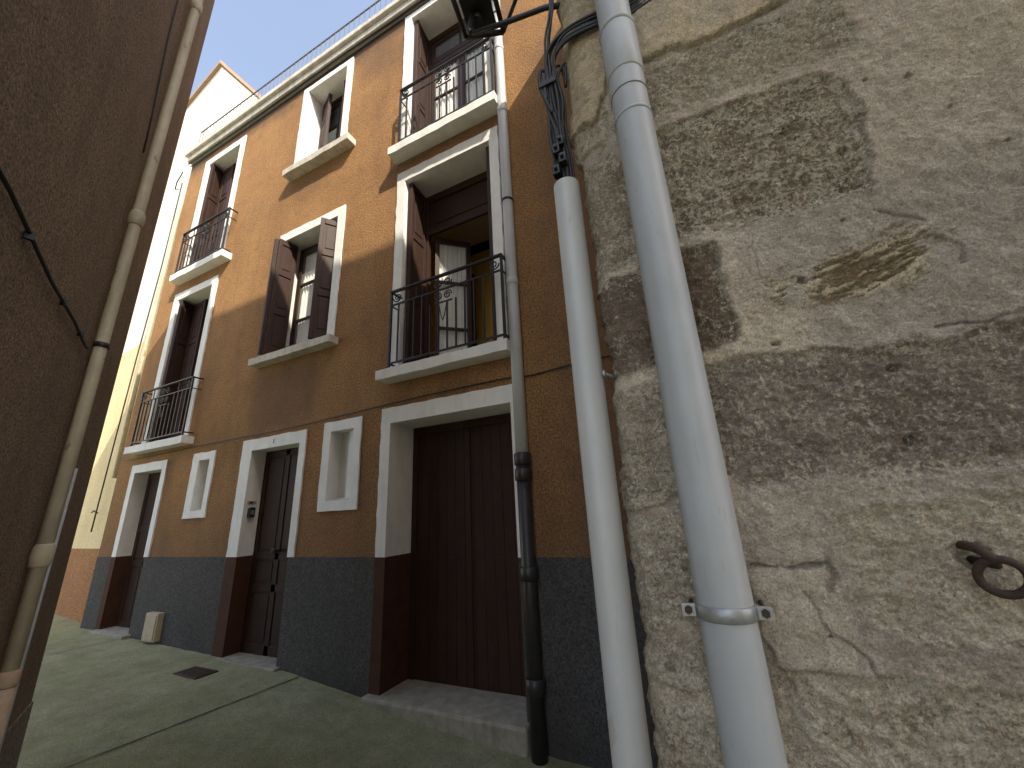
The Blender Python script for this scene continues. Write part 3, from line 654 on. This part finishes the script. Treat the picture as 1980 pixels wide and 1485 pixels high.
mb.tube([(cx+.023*math.cos(a),cy-.014*math.cos(a)-.006*math.sin(a),cz+.026*math.sin(a)) for a in [2*math.pi*k/32 for k in range(32)]],.0065,12,0,True,True); mb.build("ring",['rust'],e)
mb=MB(); mb.tube([(.364,1.02,-.096),(.364,.965,-.096),(.367,.947,-.100),(.373,.940,-.109),(.378,.947,-.120),(.378,1.02,-.122)],.0075,10); mb.build("staple",['rust'],e)

# ---------------------------------------------------------------- street lamp on bracket
e=empty("wall_lamp",(-.2,.96,1.70),"black metal wall lamp on a bracket arm from the stone corner","lamp")
mb=MB(); mb.tube([(-.17,.97,1.70),(-.24,.96,1.727),(-.40,.96,1.775),(-.545,.96,1.825)],.0095,12); mb.tube([(-.545,.96,1.825),(-.56,.965,1.86),(-.545,.97,1.96)],.014,10); mb.build("arm",['castiron'],e)
mb=MB(); 
def lantern():
    c=Vector((-.50,.97,2.07)); ax=Vector((-.45,-.1,.0)).normalized(); up=Vector((.22,-.10,.97)).normalized(); sd=up.cross(ax).normalized(); ax=sd.cross(up)
    b=.085; t=.12; h=.115
    lo=[c-up*h+ax*(sx*b)+sd*(sy*b) for sx,sy in ((-1,-1),(1,-1),(1,1),(-1,1))]; hi=[c+up*h+ax*(sx*t)+sd*(sy*t) for sx,sy in ((-1,-1),(1,-1),(1,1),(-1,1))]
    for i in range(4):
        j=(i+1)%4
        mb.tube([lo[i],hi[i]],.008,6); mb.tube([lo[i],lo[j]],.011,6); mb.tube([hi[i],hi[j]],.011,6)
        mb.quad([lo[i],lo[j],hi[j],hi[i]],1)
    top=c+up*(h+.08)
    for i in range(4): mb.quad([hi[i],hi[(i+1)%4],top],0)
    mb.quad([lo[0].lerp(lo[2],.12),lo[1].lerp(lo[3],.12),lo[2].lerp(lo[0],.12),lo[3].lerp(lo[1],.12)],0)
    mb.tube([c-up*h,c-up*(h+.03)],.02,10)
lantern(); mb.build("lantern",['castiron','glass'],e)

# ---------------------------------------------------------------- brown house across (near left wall)
lh=empty("brown_house",(-4.0,1.3,-1.35),"dark brown stucco house wall with a cream drainpipe","house")
E=Vector((-4.07,1.33,0)); D=Vector((.8985,-.4390,0)); Nn=Vector((-.4390,-.8985,0))
LW=3.25; HT=7.3
mb=MB(); 
def wp(a,b,z): q=E+D*a+Nn*b; return (q.x,q.y,z)
mb.quad([wp(0,0,-1.0),wp(LW,0,-1.0),wp(LW,0,HT),wp(0,0,HT)],0)
mb.quad([wp(0,0,-1.0),wp(0,0,HT),wp(0,5,HT),wp(0,5,-1.0)],0)
mb.quad([wp(LW,0,-2),wp(LW,5,-2),wp(LW,5,HT),wp(LW,0,HT)],0); mb.quad([wp(0,5,-2),wp(LW,5,-2),wp(LW,5,HT),wp(0,5,HT)],0)
mb.build("wall",['brown'],lh)
mb=MB(); q=-.008
mb.quad([wp(-.008,q,-2),wp(LW,q,-2),wp(LW,q,-.995),wp(-.008,q,-.995)]); mb.quad([wp(-.008,q,-2),wp(-.008,q,-.995),wp(-.008,5,-.995),wp(-.008,5,-2)]); mb.quad([wp(-.008,q,-.995),wp(LW,q,-.995),wp(LW,0,-.995),wp(0,0,-.995)])
mb.build("plinth",['greywall'],lh)
mb=MB(); mb.quad([wp(-.02,-.02,HT),wp(LW,-.02,HT),wp(LW,5,HT),wp(-.02,5,HT)]); mb.quad([wp(-.02,-.02,HT-.08),wp(LW,-.02,HT-.08),wp(LW,-.02,HT),wp(-.02,-.02,HT)]); mb.build("roof",['tile'],lh)
def onwall(t_x,off,z):
    a=(t_x-E.x)/D.x; p=E+D*a-Nn*off; return (p.x,p.y,z)
px=-3.09
e=empty("drainpipe",onwall(px,.06,-1.4),"old cream painted drainpipe with rusty worn foot","pipe")
def pp(z,off=.055): return onwall(px,off,z)
mb=MB(); mb.tube([pp(-.62),pp(1),pp(3),pp(5),pp(7.2)],.031,20)
for c in (1.93,-.1,4.0):
    mb.tube([pp(c-.055),pp(c-.045),pp(c+.0),pp(c+.03),pp(c+.045),pp(c+.055)],[.032,.039,.042,.040,.037,.032],20)
mb.build("pipe_body",['creampipe'],e)
mb=MB(); mb.tube([pp(-1.6),pp(-.62)],.035,20); mb.tube([pp(-.66),pp(-.65),pp(-.60),pp(-.59)],[.036,.041,.041,.032],20); mb.build("pipe_foot",['rustorange'],e)
mb=MB(); mb.tube([pp(1.02),pp(1.05)],.036,16); a=Vector(pp(1.035)); b=Vector(onwall(px-.13,.03,1.02)); mb.tube([a,b,onwall(px-.13,-.01,1.02)],.008,8)
mb.tube([b,b+Vector((-.03,.01,.0))],.02,8); mb.build("bracket",['castiron'],e)
e=empty("conduit",onwall(-3.38,.03,-1.4),"thin pale grey conduit running down the brown wall","conduit")
mb=MB(); mb.tube([onwall(-3.34,.03,-1.5),onwall(-3.35,.03,-.5),onwall(-3.36,.03,.36)],.021,14); mb.build("pipe_body",['pvc'],e)
e=empty("wall_cable",onwall(-2.4,.01,1),"black cables clipped across the brown stucco wall","cable")
mb=MB(); mb.tube([onwall(x,.015,z) for x,z in ((-1.3,1.0),(-1.8,1.02),(-2.3,.99),(-2.7,1.0),(-2.95,.985),(-3.04,.99))],.007,8)
mb.tube([onwall(x,.022,z) for x,z in ((-3.15,1.0),(-3.24,.97),(-3.30,.9),(-3.32,.7),(-3.35,.4))],.009,8)
for x in (-2.0,-2.5,-2.85): mb.box(onwall(x,.015,1)[0]-.008,onwall(x,.015,1)[0]+.008,onwall(x,.015,1)[1]-.012,onwall(x,.015,1)[1]+.012,.985,1.015)
mb.build("cable_strand",['cable'],e)
e=empty("wall_cable",onwall(-3.4,.01,2),"thin dark cable hanging down the brown stucco wall","cable")
mb=MB(); mb.tube([onwall(x,.012,z) for x,z in ((-2.75,6.8),(-2.78,5),(-2.76,4.0),(-2.84,3.2),(-2.98,2.7),(-3.03,2.4))],.005,6); mb.build("cable_strand",['cable'],e)

# unseen house behind the viewer, placed and sized to cast the facade shadow
th=empty("unseen_shadow_house",(6.5,-2.2,-1.7),"unseen tall cream house shaped to cast the facade shadow","house")
mb=MB(); mb.box(1.9,10.9,-5.5,-2.2,-2,12.6); mb.build("wall",['cream'],th)
mb=MB(); mb.box(1.8,11.0,-5.6,-2.08,12.6,12.8); mb.build("roof",['tile'],th)
for fz in (1.5,4.6,7.7,10.4):
    for fx in (3.6,6.2,8.8):
        mb=MB(); mb.box(fx,fx+1.0,-2.23,-2.17,fz,fz+1.8,0); mb.box(fx-.1,fx+1.1,-2.2,-2.12,fz-.1,fz,1); mb.build("window",['shut','sillm'],th)

# ---------------------------------------------------------------- pale yellow house down the lane
yh=empty("yellow_house",(-9.5,3.2,-1.2),"tall pale yellow rendered house with orange painted base","house")
def yp(a,z,o=0): return (-8.26-a,3.10+.10*a-o,z)
mb=MB(); ZO=-.25
mb.quad([yp(0,ZO),yp(0,3.3),yp(6,3.3),yp(6,ZO)],0)
mb.quad([(-8.26,3.10,7.0),(-8.26,3.10,9.85),(-8.26,9,9.85),(-8.26,9,7.0)],1)
mb.quad([yp(0,3.3),yp(0,9.85),yp(6,9.85),yp(6,3.3)],1)
mb.build("wall",['yellow','cream'],yh)  # paler cream paints sunlight on the upper wall, above the shadow line
mb=MB(); mb.quad([yp(-.03,-2,.006),yp(6,-2,.006),yp(6,ZO,.006),yp(-.03,ZO,.006)]); mb.build("plinth",['ochre'],yh)
mb=MB(); mb.quad([(-8.22,3.03,9.85),(-14.4,3.65,9.85),(-14.4,3.65,9.95),(-8.22,3.03,9.95)]); mb.quad([(-8.22,3.03,9.85),(-8.22,9,9.85),(-8.22,9,9.95),(-8.22,3.03,9.95)]); mb.quad([(-8.22,3.03,9.95),(-8.22,9,9.95),(-14.4,9,9.95),(-14.4,3.65,9.95)]); mb.quad([(-8.22,3.03,9.85),(-8.22,9,9.85),(-14.4,9,9.85),(-14.4,3.65,9.85)]); mb.build("roof",['tile'],yh)
e=empty("drainpipe",(-8.45,3.0,-1.2),"thin beige drainpipe in the corner between two houses","pipe")
mb=MB(); mb.tube([(-8.55,3.08,.8),(-8.5,3.05,3),(-8.42,3.03,5.6),(-8.34,3.02,6.7)],.03,12); mb.build("pipe_body",['creampipe'],e)
mb=MB(); mb.tube([(-8.95,3.1,.0),(-8.9,3.09,1),(-8.85,3.09,2.9),(-8.7,3.07,4.8),(-8.5,3.0,6.6)],.010,6); mb.tube([(-8.3,2.9,6.7),(-8.45,2.9,6.5),(-8.6,2.95,6.45),(-8.75,3.05,6.6)],.010,6); mb.tube([(-9.1,3.1,.3),(-8.9,3.05,.32),(-8.75,3.05,.28)],.012,6); mb.build("cable_strand",['cable'],e)
e=empty("far_house",(-22,2,-1.2),"distant beige house closing the lane","house")
mb=MB(); mb.box(-26,-20,-4,6,-2,7); mb.build("wall",['cream'],e); mb=MB(); mb.box(-26.2,-19.8,-4.2,6.2,7,7.2); mb.build("roof",['tile'],e)

# ---------------------------------------------------------------- light, sky, camera
w=bpy.data.worlds.new("World"); scene.world=w; w.use_nodes=True; nt=w.node_tree
sky=nt.nodes.new("ShaderNodeTexSky"); sky.sky_type='NISHITA'; sky.sun_disc=False
dv=Vector((-.60,.37,-.71)).normalized()
sky.sun_elevation=math.asin(-dv.z); sky.sun_rotation=math.atan2(-dv.x,-dv.y); sky.dust_density=2.5; sky.air_density=1.0
hs=nt.nodes.new("ShaderNodeHueSaturation"); hs.inputs["Saturation"].default_value=.78
nt.links.new(sky.outputs[0],hs.inputs["Color"])
nt.links.new(hs.outputs[0],nt.nodes["Background"].inputs[0]); nt.nodes["Background"].inputs[1].default_value=.40
sl=bpy.data.lights.new("sun","SUN"); sl.energy=7.5; sl.angle=math.radians(.3); sl.color=(1,.92,.76)
so=bpy.data.objects.new("sun",sl); COL.objects.link(so); so.rotation_euler=dv.to_track_quat('-Z','Y').to_euler()
cam=bpy.data.cameras.new("camera"); cam.sensor_width=36; cam.lens=771/1980*36; cam.clip_start=.02; cam.clip_end=500
co=bpy.data.objects.new("camera",cam); COL.objects.link(co); scene.camera=co
co.matrix_world=Matrix(((.8966,.1754,.4066,0),(.4399,-.2489,-.8628,0),(-.0507,.9524,-.3006,0),(0,0,0,1)))
scene.view_settings.view_transform='Standard'; scene.view_settings.look='None'; scene.view_settings.exposure=0
